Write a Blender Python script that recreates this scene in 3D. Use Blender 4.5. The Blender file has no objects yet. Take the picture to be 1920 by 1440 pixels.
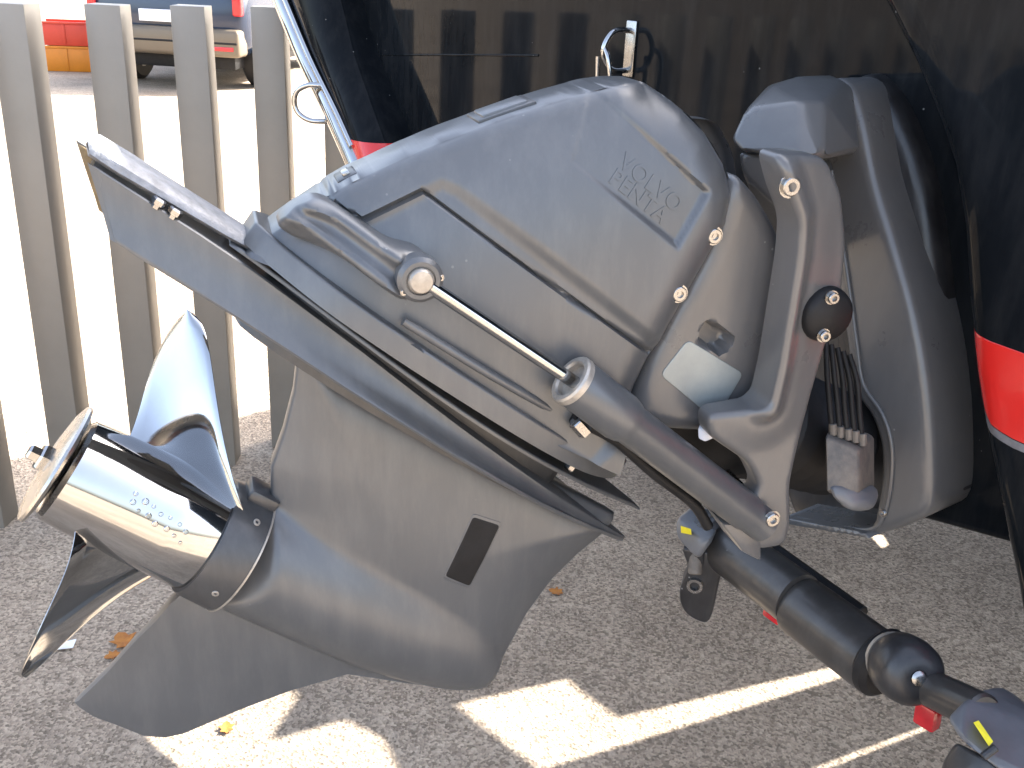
import bpy, bmesh, math, random
import numpy as np
from mathutils import Vector, Matrix
from mathutils.geometry import delaunay_2d_cdt
R = math.radians
rng = random.Random(7)
sc = bpy.context.scene

# ---------------------------------------------------------------- camera
cam_d = bpy.data.cameras.new('camera'); cam = bpy.data.objects.new('camera', cam_d)
sc.collection.objects.link(cam); sc.camera = cam
cam_d.sensor_width = 36.0; cam_d.lens = 1900.0/1920.0*36.0
cam_d.clip_start = 0.05; cam_d.clip_end = 2000
Rw = Matrix([[0.998773,0.049515,0.0],[0.018887,-0.380963,0.924397],[0.045772,-0.923263,-0.381431]])          # columns: camera right, down, forward in world axes
cam.matrix_world = Matrix.Translation((0, 0, 1.3)) @ Matrix((
    (Rw[0][0], -Rw[0][1], -Rw[0][2]), (Rw[1][0], -Rw[1][1], -Rw[1][2]), (Rw[2][0], -Rw[2][1], -Rw[2][2]))).to_4x4()
sc.render.resolution_x = 1024; sc.render.resolution_y = 768
# ---------------------------------------------------------------- light
SUN_AZ, SUN_EL = 33.0, 37.0                # degrees from +X towards +Y, and above the horizon
w = bpy.data.worlds.new('World'); sc.world = w; w.use_nodes = True
nt = w.node_tree; bg = nt.nodes['Background']
sky = nt.nodes.new('ShaderNodeTexSky'); sky.sky_type = 'NISHITA'; sky.sun_disc = False
sky.sun_elevation = R(SUN_EL); sky.sun_rotation = R(90-SUN_AZ); sky.air_density = 0.9; sky.dust_density = 4.0; sky.ozone_density = 0.3
hs_ = nt.nodes.new('ShaderNodeHueSaturation'); hs_.inputs['Saturation'].default_value = 0.75      # hazy, pale sky
nt.links.new(sky.outputs[0], hs_.inputs['Color']); nt.links.new(hs_.outputs[0], bg.inputs[0]); bg.inputs[1].default_value = 0.15
sd = bpy.data.lights.new('sun', 'SUN'); sd.energy = 5.0; sd.angle = R(0.4); sd.color = (1, 0.95, 0.86)
so = bpy.data.objects.new('sun', sd); sc.collection.objects.link(so)
SV = Vector((math.cos(R(SUN_EL))*math.cos(R(SUN_AZ)), math.cos(R(SUN_EL))*math.sin(R(SUN_AZ)), math.sin(R(SUN_EL))))
so.rotation_euler = SV.to_track_quat('Z', 'Y').to_euler(); so.location = (6, 5, 8)
sc.view_settings.view_transform = 'Standard'; sc.view_settings.look = 'None'
sc.view_settings.exposure = 2.52; sc.view_settings.gamma = 1.0

# ---------------------------------------------------------------- materials
def mat(name, col, rough=0.5, metal=0.0, coat=0.0, var=0.0, vscale=8.0, bump=0.0, bscale=200.0, col2=None, spec=0.5, coat_rough=0.05, rvar=0.0):
    m = bpy.data.materials.new(name); m.use_nodes = True
    t = m.node_tree; b = t.nodes['Principled BSDF']
    b.inputs['Base Color'].default_value = (*col, 1); b.inputs['Roughness'].default_value = rough
    b.inputs['Metallic'].default_value = metal; b.inputs['Coat Weight'].default_value = coat
    b.inputs['Coat Roughness'].default_value = coat_rough; b.inputs['Specular IOR Level'].default_value = spec
    tc = t.nodes.new('ShaderNodeTexCoord')
    if var > 0 or col2 or rvar > 0:
        n = t.nodes.new('ShaderNodeTexNoise'); n.inputs['Scale'].default_value = vscale; n.inputs['Detail'].default_value = 8
        n.inputs['Roughness'].default_value = 0.65
        t.links.new(tc.outputs['Object'], n.inputs['Vector'])
        rp = t.nodes.new('ShaderNodeValToRGB'); rp.color_ramp.elements[0].position = 0.3; rp.color_ramp.elements[1].position = 0.7
        c2 = col2 or tuple(min(1, c*(1+var)) for c in col); c1 = col if col2 else tuple(c*(1-var) for c in col)
        rp.color_ramp.elements[0].color = (*c1, 1); rp.color_ramp.elements[1].color = (*c2, 1)
        t.links.new(n.outputs['Fac'], rp.inputs['Fac']); t.links.new(rp.outputs[0], b.inputs['Base Color'])
        if rvar > 0:
            mr = t.nodes.new('ShaderNodeMapRange'); mr.inputs['To Min'].default_value = max(0.02, rough-rvar); mr.inputs['To Max'].default_value = rough+rvar
            mr.inputs['From Min'].default_value = 0.3; mr.inputs['From Max'].default_value = 0.7
            t.links.new(n.outputs['Fac'], mr.inputs['Value']); t.links.new(mr.outputs[0], b.inputs['Roughness'])
    if bump > 0:
        n2 = t.nodes.new('ShaderNodeTexNoise'); n2.inputs['Scale'].default_value = bscale; n2.inputs['Detail'].default_value = 4
        t.links.new(tc.outputs['Object'], n2.inputs['Vector'])
        bp = t.nodes.new('ShaderNodeBump'); bp.inputs['Strength'].default_value = bump; bp.inputs['Distance'].default_value = 0.002
        t.links.new(n2.outputs['Fac'], bp.inputs['Height']); t.links.new(bp.outputs[0], b.inputs['Normal'])
    return m
M = {}
M['paint'] = mat('grey_drive_paint', (0.108, 0.114, 0.122), 0.36, 0.35, 0.12, var=0.06, vscale=5, bump=0.03, bscale=900, rvar=0.08, coat_rough=0.3)
M['paint_dark'] = mat('dark_grey_paint', (0.06, 0.061, 0.064), 0.4, 0.3, 0.1, var=0.1, vscale=9, bump=0.03, bscale=900, rvar=0.08)
M['plastic'] = mat('grey_moulded_plastic', (0.105, 0.104, 0.105), 0.3, 0.0, 0.35, var=0.06, vscale=6, bump=0.04, bscale=1200, rvar=0.05, coat_rough=0.2)
M['anode'] = mat('cast_zinc', (0.24, 0.25, 0.27), 0.6, 0.6, 0.0, var=0.3, vscale=60, bump=0.5, bscale=180)
M['chrome'] = mat('polished_steel', (0.43, 0.435, 0.44), 0.07, 1.0, 0, var=0.06, vscale=10, rvar=0.03)
M['satin'] = mat('satin_steel', (0.5, 0.485, 0.46), 0.28, 1.0, 0, var=0.15, vscale=25, rvar=0.1)
M['steel'] = mat('stainless_steel', (0.36, 0.355, 0.35), 0.25, 1.0, 0, var=0.1, vscale=80, rvar=0.08)
M['gel'] = mat('black_gelcoat', (0.006, 0.0075, 0.0095), 0.05, 0.0, 0.0, spec=0.075, var=0.25, vscale=4, rvar=0.02)
M['red'] = mat('red_stripe_paint', (0.62, 0.022, 0.018), 0.2, 0.0, 0.5, var=0.07, vscale=12)
M['pale'] = mat('pale_pinstripe', (0.14, 0.14, 0.15), 0.4, 0.0, 0.1, var=0.3, vscale=60)
M['rubber'] = mat('black_rubber', (0.012, 0.012, 0.013), 0.55, 0.0, 0, spec=0.25, var=0.3, vscale=30, bump=0.1, bscale=500)
M['blackplas'] = mat('black_plastic', (0.018, 0.018, 0.02), 0.38, 0.0, 0.1, var=0.3, vscale=25, bump=0.08, bscale=600, rvar=0.1)
M['tube'] = mat('black_painted_tube', (0.05, 0.047, 0.045), 0.36, 0.3, 0.15, var=0.15, vscale=18, rvar=0.08)
M['greyplas'] = mat('grey_clamp_plastic', (0.13, 0.135, 0.145), 0.4, 0.0, 0.1, var=0.15, vscale=30, bump=0.05, bscale=700)
M['yellow'] = mat('yellow_label', (0.72, 0.6, 0.01), 0.45, var=0.08, vscale=90)
M['redlens'] = mat('red_lens', (0.5, 0.012, 0.02), 0.2, 0, 0.4, var=0.15, vscale=60)
M['sticker'] = mat('worn_silver_sticker', (0.26, 0.285, 0.285), 0.42, 0.25, 0, col2=(0.33, 0.36, 0.355), vscale=22, bump=0.06, bscale=150)
M['white'] = mat('white_plastic', (0.8, 0.8, 0.84), 0.4)
M['tan'] = mat('tan_deposit', (0.2, 0.15, 0.085), 0.6, 0.2, 0, var=0.4, vscale=70)
M['ring'] = mat('worn_pale_ring', (0.42, 0.39, 0.35), 0.45, 0.6, 0, var=0.25, vscale=90)
M['fence'] = mat('taupe_fence_paint', (0.255, 0.228, 0.192), 0.45, 0.15, 0.1, var=0.07, vscale=7, bump=0.05, bscale=300)
M['corrode'] = mat('corroded_casting', (0.2, 0.175, 0.15), 0.6, 0.3, 0, col2=(0.1, 0.095, 0.09), vscale=60, bump=0.4, bscale=200)

def weather(m, amount=0.35, streak=(6, 6, 1.2)):
    # salt film, fine scratches and small chips over the paint
    t = m.node_tree; b = t.nodes['Principled BSDF']; N = t.nodes.new; K = t.links.new
    src = b.inputs['Base Color'].links[0].from_socket if b.inputs['Base Color'].links else None
    tc = N('ShaderNodeTexCoord'); mp = N('ShaderNodeMapping'); mp.inputs['Scale'].default_value = streak; K(tc.outputs['Object'], mp.inputs['Vector'])
    n1 = N('ShaderNodeTexNoise'); n1.inputs['Scale'].default_value = 7; n1.inputs['Detail'].default_value = 9; n1.inputs['Roughness'].default_value = 0.7; K(mp.outputs[0], n1.inputs['Vector'])
    r1 = N('ShaderNodeMapRange'); r1.inputs['From Min'].default_value = 0.45; r1.inputs['From Max'].default_value = 0.8; r1.inputs['To Max'].default_value = amount; K(n1.outputs['Fac'], r1.inputs['Value'])
    v = N('ShaderNodeTexVoronoi'); v.inputs['Scale'].default_value = 46; K(tc.outputs['Object'], v.inputs['Vector'])
    n2 = N('ShaderNodeTexNoise'); n2.inputs['Scale'].default_value = 5; K(tc.outputs['Object'], n2.inputs['Vector'])
    r2 = N('ShaderNodeMapRange'); r2.inputs['From Min'].default_value = 0.07; r2.inputs['From Max'].default_value = 0.045; r2.inputs['To Max'].default_value = 0.8; K(v.outputs['Distance'], r2.inputs['Value'])
    r3 = N('ShaderNodeMapRange'); r3.inputs['From Min'].default_value = 0.54; r3.inputs['From Max'].default_value = 0.66; K(n2.outputs['Fac'], r3.inputs['Value'])
    mu = N('ShaderNodeMath'); mu.operation = 'MULTIPLY'; K(r2.outputs[0], mu.inputs[0]); K(r3.outputs[0], mu.inputs[1])
    mx = N('ShaderNodeMath'); mx.operation = 'MAXIMUM'; K(r1.outputs[0], mx.inputs[0]); K(mu.outputs[0], mx.inputs[1])
    mix = N('ShaderNodeMix'); mix.data_type = 'RGBA'; mix.inputs['B'].default_value = (0.27, 0.27, 0.265, 1); K(mx.outputs[0], mix.inputs['Factor'])
    if src: K(src, mix.inputs['A'])
    else: mix.inputs['A'].default_value = b.inputs['Base Color'].default_value
    K(mix.outputs['Result'], b.inputs['Base Color'])
weather(M['paint'], 0.2); weather(M['paint_dark'], 0.14); weather(M['plastic'], 0.10); weather(M['tube'], 0.12); weather(M['gel'], 0.035); weather(M['fence'], 0.12); weather(M['blackplas'], 0.1)

def ground_mat():
    m = bpy.data.materials.new('worn_asphalt'); m.use_nodes = True
    t = m.node_tree; b = t.nodes['Principled BSDF']; N = t.nodes.new; K = t.links.new
    tc = N('ShaderNodeTexCoord')
    def noise(s, d=6, r=0.6):
        n = N('ShaderNodeTexNoise'); n.inputs['Scale'].default_value = s; n.inputs['Detail'].default_value = d; n.inputs['Roughness'].default_value = r
        K(tc.outputs['Object'], n.inputs['Vector']); return n
    big = noise(1.3); mid = noise(14); fine = noise(120, 3)
    v = N('ShaderNodeTexVoronoi'); v.inputs['Scale'].default_value = 190; K(tc.outputs['Object'], v.inputs['Vector'])
    r1 = N('ShaderNodeValToRGB'); e = r1.color_ramp.elements
    e[0].position = 0.0; e[0].color = (0.19, 0.153, 0.115, 1); e[1].position = 1.0; e[1].color = (0.54, 0.45, 0.35, 1)
    x = r1.color_ramp.elements.new(0.45); x.color = (0.36, 0.295, 0.228, 1)
    sep = N('ShaderNodeSeparateColor'); K(v.outputs['Color'], sep.inputs[0]); K(sep.outputs[0], r1.inputs[0])
    r2 = N('ShaderNodeValToRGB'); r2.color_ramp.elements[0].position = 0.33; r2.color_ramp.elements[0].color = (0.5, 0.48, 0.46, 1)
    r2.color_ramp.elements[1].position = 0.62; r2.color_ramp.elements[1].color = (1.12, 1.1, 1.08, 1)
    K(mid.outputs['Fac'], r2.inputs[0])
    mx = N('ShaderNodeMix'); mx.data_type = 'RGBA'; mx.blend_type = 'MULTIPLY'; mx.inputs['Factor'].default_value = 0.3
    K(r1.outputs[0], mx.inputs['A']); K(r2.outputs[0], mx.inputs['B'])
    r3 = N('ShaderNodeValToRGB'); r3.color_ramp.elements[0].position = 0.35; r3.color_ramp.elements[0].color = (0.62, 0.585, 0.55, 1)
    r3.color_ramp.elements[1].position = 0.65; r3.color_ramp.elements[1].color = (1.1, 1.08, 1.06, 1); K(big.outputs['Fac'], r3.inputs[0])
    mx2 = N('ShaderNodeMix'); mx2.data_type = 'RGBA'; mx2.blend_type = 'MULTIPLY'; mx2.inputs['Factor'].default_value = 0.8
    K(mx.outputs['Result'], mx2.inputs['A']); K(r3.outputs[0], mx2.inputs['B'])
    r4 = N('ShaderNodeValToRGB'); r4.color_ramp.elements[0].position = 0.6; r4.color_ramp.elements[0].color = (1, 1, 1, 1)
    r4.color_ramp.elements[1].position = 0.72; r4.color_ramp.elements[1].color = (0.28, 0.26, 0.25, 1); K(fine.outputs['Fac'], r4.inputs[0])
    mx3 = N('ShaderNodeMix'); mx3.data_type = 'RGBA'; mx3.blend_type = 'MULTIPLY'; mx3.inputs['Factor'].default_value = 0.5
    K(mx2.outputs['Result'], mx3.inputs['A']); K(r4.outputs[0], mx3.inputs['B'])
    K(mx3.outputs['Result'], b.inputs['Base Color']); b.inputs['Roughness'].default_value = 0.85
    ad = N('ShaderNodeMath'); ad.operation = 'ADD'; K(v.outputs['Distance'], ad.inputs[0]); K(fine.outputs['Fac'], ad.inputs[1])
    bp = N('ShaderNodeBump'); bp.inputs['Strength'].default_value = 0.55; bp.inputs['Distance'].default_value = 0.004
    K(ad.outputs[0], bp.inputs['Height']); K(bp.outputs[0], b.inputs['Normal'])
    return m
M['ground'] = ground_mat()

# ---------------------------------------------------------------- frames (metres)
O = Vector([-0.2922,0.8616,0.7663])                      # propeller hub, front end
DA = Vector([0.7766,0.23743,-0.58354]); DU = Vector([0.55804,0.17061,0.81208]); DL = Vector([0.29237,-0.9563,0.0])   # drive: forward, up, starboard
GF = Vector([0.9563,0.29237,0.0])                   # steered but not tilted: forward
BF = Vector([0.79864,0.60182,0.0]); BL = Vector([0.60182,-0.79864,0.0]); UP = Vector((0, 0, 1))               # boat: forward, starboard
O0 = Vector((O.x, O.y, 0))
def DW(p, q, h): return O + DA*p + DU*q + DL*h         # drive frame
def GW(p, q, h): return O0 + GF*p + UP*q + DL*h        # gimbal frame (p forward, q height, h starboard)
def BW(p, q, h): return O0 + BF*p + UP*q + BL*h        # boat frame   (p forward, q height, h starboard)
def TW(p, q, h): return O0 + BF*(-h) + UP*q + BL*p     # boat frame seen from aft (p starboard, q height, h aft)
def WW(x, y, z): return Vector((x, y, z))

# ---------------------------------------------------------------- builders
def link(name, me, m, parent=None, smooth=40):
    o = bpy.data.objects.new(name, me); sc.collection.objects.link(o)
    if m: me.materials.append(M[m] if isinstance(m, str) else m)
    if smooth:
        for p in me.polygons: p.use_smooth = True
        me.set_sharp_from_angle(angle=R(smooth))
    if parent: o.parent = parent
    return o
def base(parent):
    v = Vector((0, 0, 0))
    while parent is not None: v = v + parent.location; parent = parent.parent
    return v
def build(name, V, Fc, m, parent=None, smooth=40, recalc=True):
    b0 = base(parent)
    me = bpy.data.meshes.new(name); me.from_pydata([tuple(Vector(v)-b0) for v in V], [], Fc); me.validate()
    if recalc:
        bm = bmesh.new(); bm.from_mesh(me); bmesh.ops.recalc_face_normals(bm, faces=bm.faces); bm.to_mesh(me); bm.free()
    return link(name, me, m, parent, smooth)
def thing(name, label, cat, loc, group=None):
    o = bpy.data.objects.new(name, None); sc.collection.objects.link(o); o.location = loc; o.empty_display_size = 0.1
    tag(o, label, cat, group); return o
def tag(o, label, cat, group=None):
    o['label'] = label; o['category'] = cat
    if group: o['group'] = group
    return o
def structure(o): o['kind'] = 'structure'; return o

def seg_dist(P, poly, closed):
    A = np.array(poly); B = np.roll(A, -1, 0)
    if not closed: A = A[:-1]; B = B[:-1]
    best = np.full(len(P), 1e9)
    for p0, p1 in zip(A, B):
        d = p1-p0; L2 = max(1e-12, d@d); t = np.clip(((P-p0)@d)/L2, 0, 1)
        q = P-p0-t[:, None]*d; best = np.minimum(best, np.hypot(q[:, 0], q[:, 1]))
    return best
def inside(P, poly):
    A = np.array(poly); B = np.roll(A, -1, 0); r = np.zeros(len(P), bool)
    for (x0, y0), (x1, y1) in zip(A, B):
        if y0 == y1: continue
        c = ((y0 > P[:, 1]) != (y1 > P[:, 1])) & (P[:, 0] < (x1-x0)*(P[:, 1]-y0)/(y1-y0)+x0); r ^= c
    return r
def sdist(P, poly): return np.where(inside(P, poly), 1, -1)*seg_dist(P, poly, True)
def sstep(x, a, b): t = np.clip((x-a)/(b-a), 0, 1); return t*t*(3-2*t)
def resample(poly, sp, closed=True):
    out = []; n = len(poly)
    for i in range(n if closed else n-1):
        a = np.array(poly[i]); b = np.array(poly[(i+1) % n]); k = max(1, int(round(np.linalg.norm(b-a)/sp)))
        for j in range(k): out.append(tuple(a+(b-a)*j/k))
    if not closed: out.append(tuple(poly[-1]))
    return out
def spline(pts, closed=False, k=6):
    P = [np.array(p, float) for p in pts]; n = len(P); out = []
    for i in range(n if closed else n-1):
        p0 = P[(i-1) % n] if closed or i > 0 else 2*P[0]-P[1]; p1 = P[i]; p2 = P[(i+1) % n]
        p3 = P[(i+2) % n] if closed or i+2 < n else 2*P[-1]-P[-2]
        for j in range(k):
            t = j/k; out.append(tuple(0.5*((2*p1)+(p2-p0)*t+(2*p0-5*p1+4*p2-p3)*t*t+(3*p1-p0-3*p2+p3)*t**3)))
    if not closed: out.append(tuple(P[-1]))
    return out
def rounded(poly, r, k=5):
    out = []; n = len(poly); P = [np.array(p, float) for p in poly]
    for i in range(n):
        a, b, c = P[i-1], P[i], P[(i+1) % n]
        u_ = (a-b); v_ = (c-b); lu = np.linalg.norm(u_); lv = np.linalg.norm(v_); rr = min(r, 0.45*lu, 0.45*lv)
        p0 = b+u_/lu*rr; p1 = b+v_/lv*rr
        for j in range(k+1): t = j/k; out.append(tuple((1-t)**2*p0+2*t*(1-t)*b+t*t*p1))
    return out
def relief(name, outline, hfn, fr, m, parent=None, sp=0.005, insets=(0.0008, 0.002, 0.004), mirror=False, back=0.0, smooth=40):
    """height field over a 2-D outline; closed body: mirrored about h=0 or with a flat back"""
    bd = resample(outline, sp); n = len(bd); A = np.array(bd)
    x0, y0 = A.min(0); x1, y1 = A.max(0)
    gx, gy = np.meshgrid(np.arange(x0, x1, sp), np.arange(y0, y1, sp*0.9)); gx[1::2] += sp/2
    G = np.stack([gx.ravel(), gy.ravel()], 1); G = G[inside(G, bd)]; dg = seg_dist(G, bd, True)
    G = G[dg > max(sp*0.5, (insets[-1] if insets else 0)+sp*0.35)]
    area = 0.5*np.sum(A[:, 0]*np.roll(A[:, 1], -1)-np.roll(A[:, 0], -1)*A[:, 1]); s = 1 if area > 0 else -1
    tg = np.roll(A, -1, 0)-np.roll(A, 1, 0); tg /= np.maximum(1e-9, np.linalg.norm(tg, axis=1))[:, None]; nm = np.stack([-tg[:, 1], tg[:, 0]], 1)*s
    extra = []
    for dd in insets:
        Q = A+nm*dd; ok = inside(Q, bd); ok &= seg_dist(Q, bd, True) > dd*0.85; extra.append(Q[ok])
    P = np.vstack([A]+extra+[G])
    vs, es, fs, ov, oe, of = delaunay_2d_cdt([Vector(p) for p in P], [(i, (i+1) % n) for i in range(n)], [], 0, 1e-7)
    P = np.array([tuple(v) for v in vs]); d = seg_dist(P, bd, True)
    F3 = np.array([f for f in fs if len(f) == 3]); F3 = F3[inside(P[F3].mean(1), bd)]
    h = hfn(P, d)
    onb = [i for i in range(len(P)) if d[i] < 1e-7]
    top = [fr(p[0], p[1], hh) for p, hh in zip(P, h)]; N = len(top)
    faces = [tuple(int(i) for i in f) for f in F3]
    ec = {}
    for f in faces:
        for i in range(3): e = (f[i], f[(i+1) % 3]); ec[tuple(sorted(e))] = None if tuple(sorted(e)) in ec else e
    bedge = [e for e in ec.values() if e]
    if mirror:
        V = top+[fr(p[0], p[1], -hh) for p, hh in zip(P, h)]
        faces += [(f[0]+N, f[2]+N, f[1]+N) for f in faces]
        faces += [(e[1], e[0], e[0]+N, e[1]+N) for e in bedge]
    else:
        bi = sorted(set(i for e in bedge for i in e)); mp = {i: N+k for k, i in enumerate(bi)}
        V = top+[fr(P[i][0], P[i][1], back) for i in bi]
        faces += [(e[1], e[0], mp[e[0]], mp[e[1]]) for e in bedge]
    return build(name, V, faces, m, parent, smooth, recalc=False if False else True)
def fil(d, r): x = np.clip(1-d/r, 0, 1); return r*(1-np.sqrt(np.maximum(0, 1-x*x)))   # how much a rounded edge takes off
def slab(name, outline, h0, h1, fr, m, parent=None, r=0.004, sp=0.008, mirror=False, smooth=40):
    return relief(name, outline, lambda P, d: h1-fil(d, r), fr, m, parent, sp, (r*0.04, r*0.15, r*0.35, r*0.65, r), False, h0, smooth)
def revolve(name, prof, o, ax, m, parent=None, n=32, smooth=35, ref=None, caps=True):
    ax = Vector(ax).normalized(); rf = Vector(ref) if ref else (Vector((0, 0, 1)) if abs(ax.z) < 0.9 else Vector((1, 0, 0)))
    e1 = (rf-ax*rf.dot(ax)).normalized(); e2 = ax.cross(e1); V = []; Fc = []
    for (x, r) in prof:
        for j in range(n): t = 2*math.pi*j/n; V.append(Vector(o)+ax*x+(e1*math.cos(t)+e2*math.sin(t))*r)
    for i in range(len(prof)-1):
        for j in range(n): Fc.append((i*n+j, i*n+(j+1) % n, (i+1)*n+(j+1) % n, (i+1)*n+j))
    if caps: Fc.append(tuple(range(n-1, -1, -1))); Fc.append(tuple((len(prof)-1)*n+j for j in range(n)))
    return build(name, V, Fc, m, parent, smooth)
def rod(name, p0, p1, r, m, parent=None, n=20, bev=0.15):
    p0 = Vector(p0); p1 = Vector(p1); L = (p1-p0).length; b = min(r*bev, L*0.3)
    return revolve(name, [(0, r-b), (b, r), (L-b, r), (L, r-b)], p0, p1-p0, m, parent, n)
def tube(name, pts, r, m, parent=None, n=10, k=6):
    pts = [Vector(p) for p in spline([tuple(p) for p in pts], False, k)] if len(pts) > 2 else [Vector(p) for p in pts]
    V = []; Fc = []; prev = None
    for i, p in enumerate(pts):
        t = (pts[min(i+1, len(pts)-1)]-pts[max(i-1, 0)]).normalized()
        if prev is None: prev = t.orthogonal().normalized()
        e1 = (prev-t*prev.dot(t)).normalized(); e2 = t.cross(e1); prev = e1
        for j in range(n): a = 2*math.pi*j/n; V.append(p+(e1*math.cos(a)+e2*math.sin(a))*r)
    for i in range(len(pts)-1):
        for j in range(n): Fc.append((i*n+j, i*n+(j+1) % n, (i+1)*n+(j+1) % n, (i+1)*n+j))
    Fc.append(tuple(range(n-1, -1, -1))); Fc.append(tuple((len(pts)-1)*n+j for j in range(n)))
    return build(name, V, Fc, m, parent, 50)
def bevelled(name, V, Fc, m, parent=None, bev=0.004, seg=2, smooth=35, hull=False):
    b0 = base(parent); bm = bmesh.new(); vs = [bm.verts.new(Vector(v)-b0) for v in V]
    if hull:
        g = bmesh.ops.convex_hull(bm, input=vs)
        junk = [e for e in g['geom_interior'] if isinstance(e, bmesh.types.BMVert)]
        if junk: bmesh.ops.delete(bm, geom=junk, context='VERTS')
        bmesh.ops.dissolve_limit(bm, angle_limit=R(3), verts=bm.verts, edges=bm.edges)
    else:
        for f in Fc: bm.faces.new([vs[i] for i in f])
    bmesh.ops.recalc_face_normals(bm, faces=bm.faces)
    if bev > 0: bmesh.ops.bevel(bm, geom=list(bm.edges), offset=bev, segments=seg, profile=0.5, affect='EDGES', clamp_overlap=True)
    me = bpy.data.meshes.new(name); bm.to_mesh(me); bm.free()
    return link(name, me, m, parent, smooth)
BOXF = [(0, 3, 2, 1), (4, 5, 6, 7), (0, 1, 5, 4), (1, 2, 6, 5), (2, 3, 7, 6), (3, 0, 4, 7)]
def boxv(fr, p0, p1, q0, q1, h0, h1): return [fr(p0, q0, h0), fr(p1, q0, h0), fr(p1, q1, h0), fr(p0, q1, h0), fr(p0, q0, h1), fr(p1, q0, h1), fr(p1, q1, h1), fr(p0, q1, h1)]
def box(name, fr, p0, p1, q0, q1, h0, h1, m, parent=None, bev=0.003, seg=2): return bevelled(name, boxv(fr, p0, p1, q0, q1, h0, h1), BOXF, m, parent, bev, seg)
def loft(name, rings, m, parent=None, smooth=40):
    n = len(rings[0]); V = [v for r in rings for v in r]; Fc = []
    for i in range(len(rings)-1):
        for j in range(n): Fc.append((i*n+j, i*n+(j+1) % n, (i+1)*n+(j+1) % n, (i+1)*n+j))
    Fc.append(tuple(range(n-1, -1, -1))); Fc.append(tuple((len(rings)-1)*n+j for j in range(n)))
    return build(name, V, Fc, m, parent, smooth)
def bolt(c, ax, r, parent, m='steel', name='bolt', hgt=None):
    """cap screw: washer, domed head and a socket sunk into it"""
    hgt = hgt or r*0.7
    return revolve(name, [(0, r*1.25), (hgt*0.25, r*1.25), (hgt*0.25, r), (hgt*0.85, r), (hgt, r*0.88), (hgt, r*0.5), (hgt*0.45, r*0.45), (hgt*0.45, 0.0001)], c, ax, m, parent, 14, 30)

# ================================================================= SETTING
S = 600.0; cells = []; V = []; Fc = []
ticks = [-S, -60, -15, -6, -3, -1.5, 0, 1.5, 3, 6, 15, 60, S]
for y in ticks:
    for x in ticks: V.append((x, y, 0))
k = len(ticks)
for i in range(k-1):
    for j in range(k-1): Fc.append((i*k+j, i*k+j+1, (i+1)*k+j+1, (i+1)*k+j))
structure(build('ground', V, Fc, 'ground', None, 0))

# ---------------------------------------------------------------- slatted fence
fence = thing('slat_fence', 'low fence of upright taupe slats behind the outdrive', 'fence', (-0.95, 2.45, 0))
FDIR = Vector((math.cos(R(40)), math.sin(R(40)), 0)); F0 = Vector((-0.786, 2.50, 0)); PS = 0.195
slat_me = None
for i in range(-16, 30):
    c = F0+FDIR*(PS*i)
    if slat_me is None:
        o = bevelled('slat', boxv(WW, -0.039, 0.039, -0.036, 0.036, 0, 1.18), BOXF, 'fence', None, 0.0015, 2); slat_me = o.data
    else:
        o = bpy.data.objects.new('slat', slat_me); sc.collection.objects.link(o)
    o.parent = fence; o.location = c-Vector(fence.location); o.rotation_euler = (R(rng.uniform(-0.3, 0.3)), R(rng.uniform(-0.3, 0.3)), R(rng.uniform(-3, 3)))

# ================================================================= BOAT
boat = thing('motor_boat', 'glossy black motor boat hull seen from its stern', 'boat', O0+BF*0.86)
TF = 0.86       # transom plane
def tpt(L, z, h=0.0): return TW(L, z, -TF+h)
keel = 0.60; WF0 = 2.59; NF = 0.75
def bot(L): return keel+0.2*abs(L)
tr_out = [(-1.3, 1.75), (-1.3, bot(1.3)+0.05), (-1.22, bot(1.22))]+[(x, bot(x)) for x in (-0.9, -0.6, -0.3, 0, 0.3, 0.45)]+[(0.45, 1.75)]
slab('transom', tr_out, -TF-0.03, -TF, TW, 'gel', boat, 0.01, 0.03)
sq = [(-1.351,1.091),(-0.961,1.126),(-0.625,1.155)]
tube('transom_ledge', [TW(q[0], q[1], -TF) for q in sq], 0.0022, 'gel', boat, 8)
# hull bottom just ahead of the transom
V = [BW(f_, bot(L_)+0.001, L_) for f_ in (TF+0.031, TF+0.16) for L_ in (-1.25, -0.6, 0, 0.6, 1.2)]+[BW(f_, bot(L_)+0.03, L_) for f_ in (TF+0.031, TF+0.16) for L_ in (-1.25, -0.6, 0, 0.6, 1.2)]
Fc = []
for i in range(4): Fc += [(i, i+1, i+6, i+5), (10+i+1, 10+i, 10+i+5, 10+i+6), (5+i, 6+i, 16+i, 15+i), (i+1, i, 10+i, 11+i)]
Fc += [(0, 5, 15, 10), (9, 4, 14, 19)]
build('hull_bottom', V, Fc, 'gel', boat, 30)
# topsides and after deck close the stern above
for L0, L1 in ((-1.33, -1.302), (1.302, 1.33)):
    bevelled('topside', [BW(f_, z_, L_) for L_ in (L0, L1) for f_, z_ in ((NF+0.1, 0.9), (WF0, 0.9), (WF0, 1.785), (NF+0.1, 1.785))], [(3, 2, 1, 0), (4, 5, 6, 7), (0, 1, 5, 4), (1, 2, 6, 5), (2, 3, 7, 6), (3, 0, 4, 7)], 'gel', boat, 0.006, 2)
box('after_deck', BW, TF-0.03, 1.9, 1.755, 1.785, -1.3, 1.3, 'gel', boat, 0.006)
WF = 2.6  # wall added out of view: blocks the sun, holes shaped to leave sun patches
hole_a = [(-0.445,2.075),(-0.497,2.051),(-0.523,2.008),(-0.456,1.893),(-0.451,1.833),(-0.487,1.715),(-0.44,1.706),(-0.367,1.769),(-0.346,1.771),(-0.334,1.673),(-0.255,1.648),(-0.128,1.666)]
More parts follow.
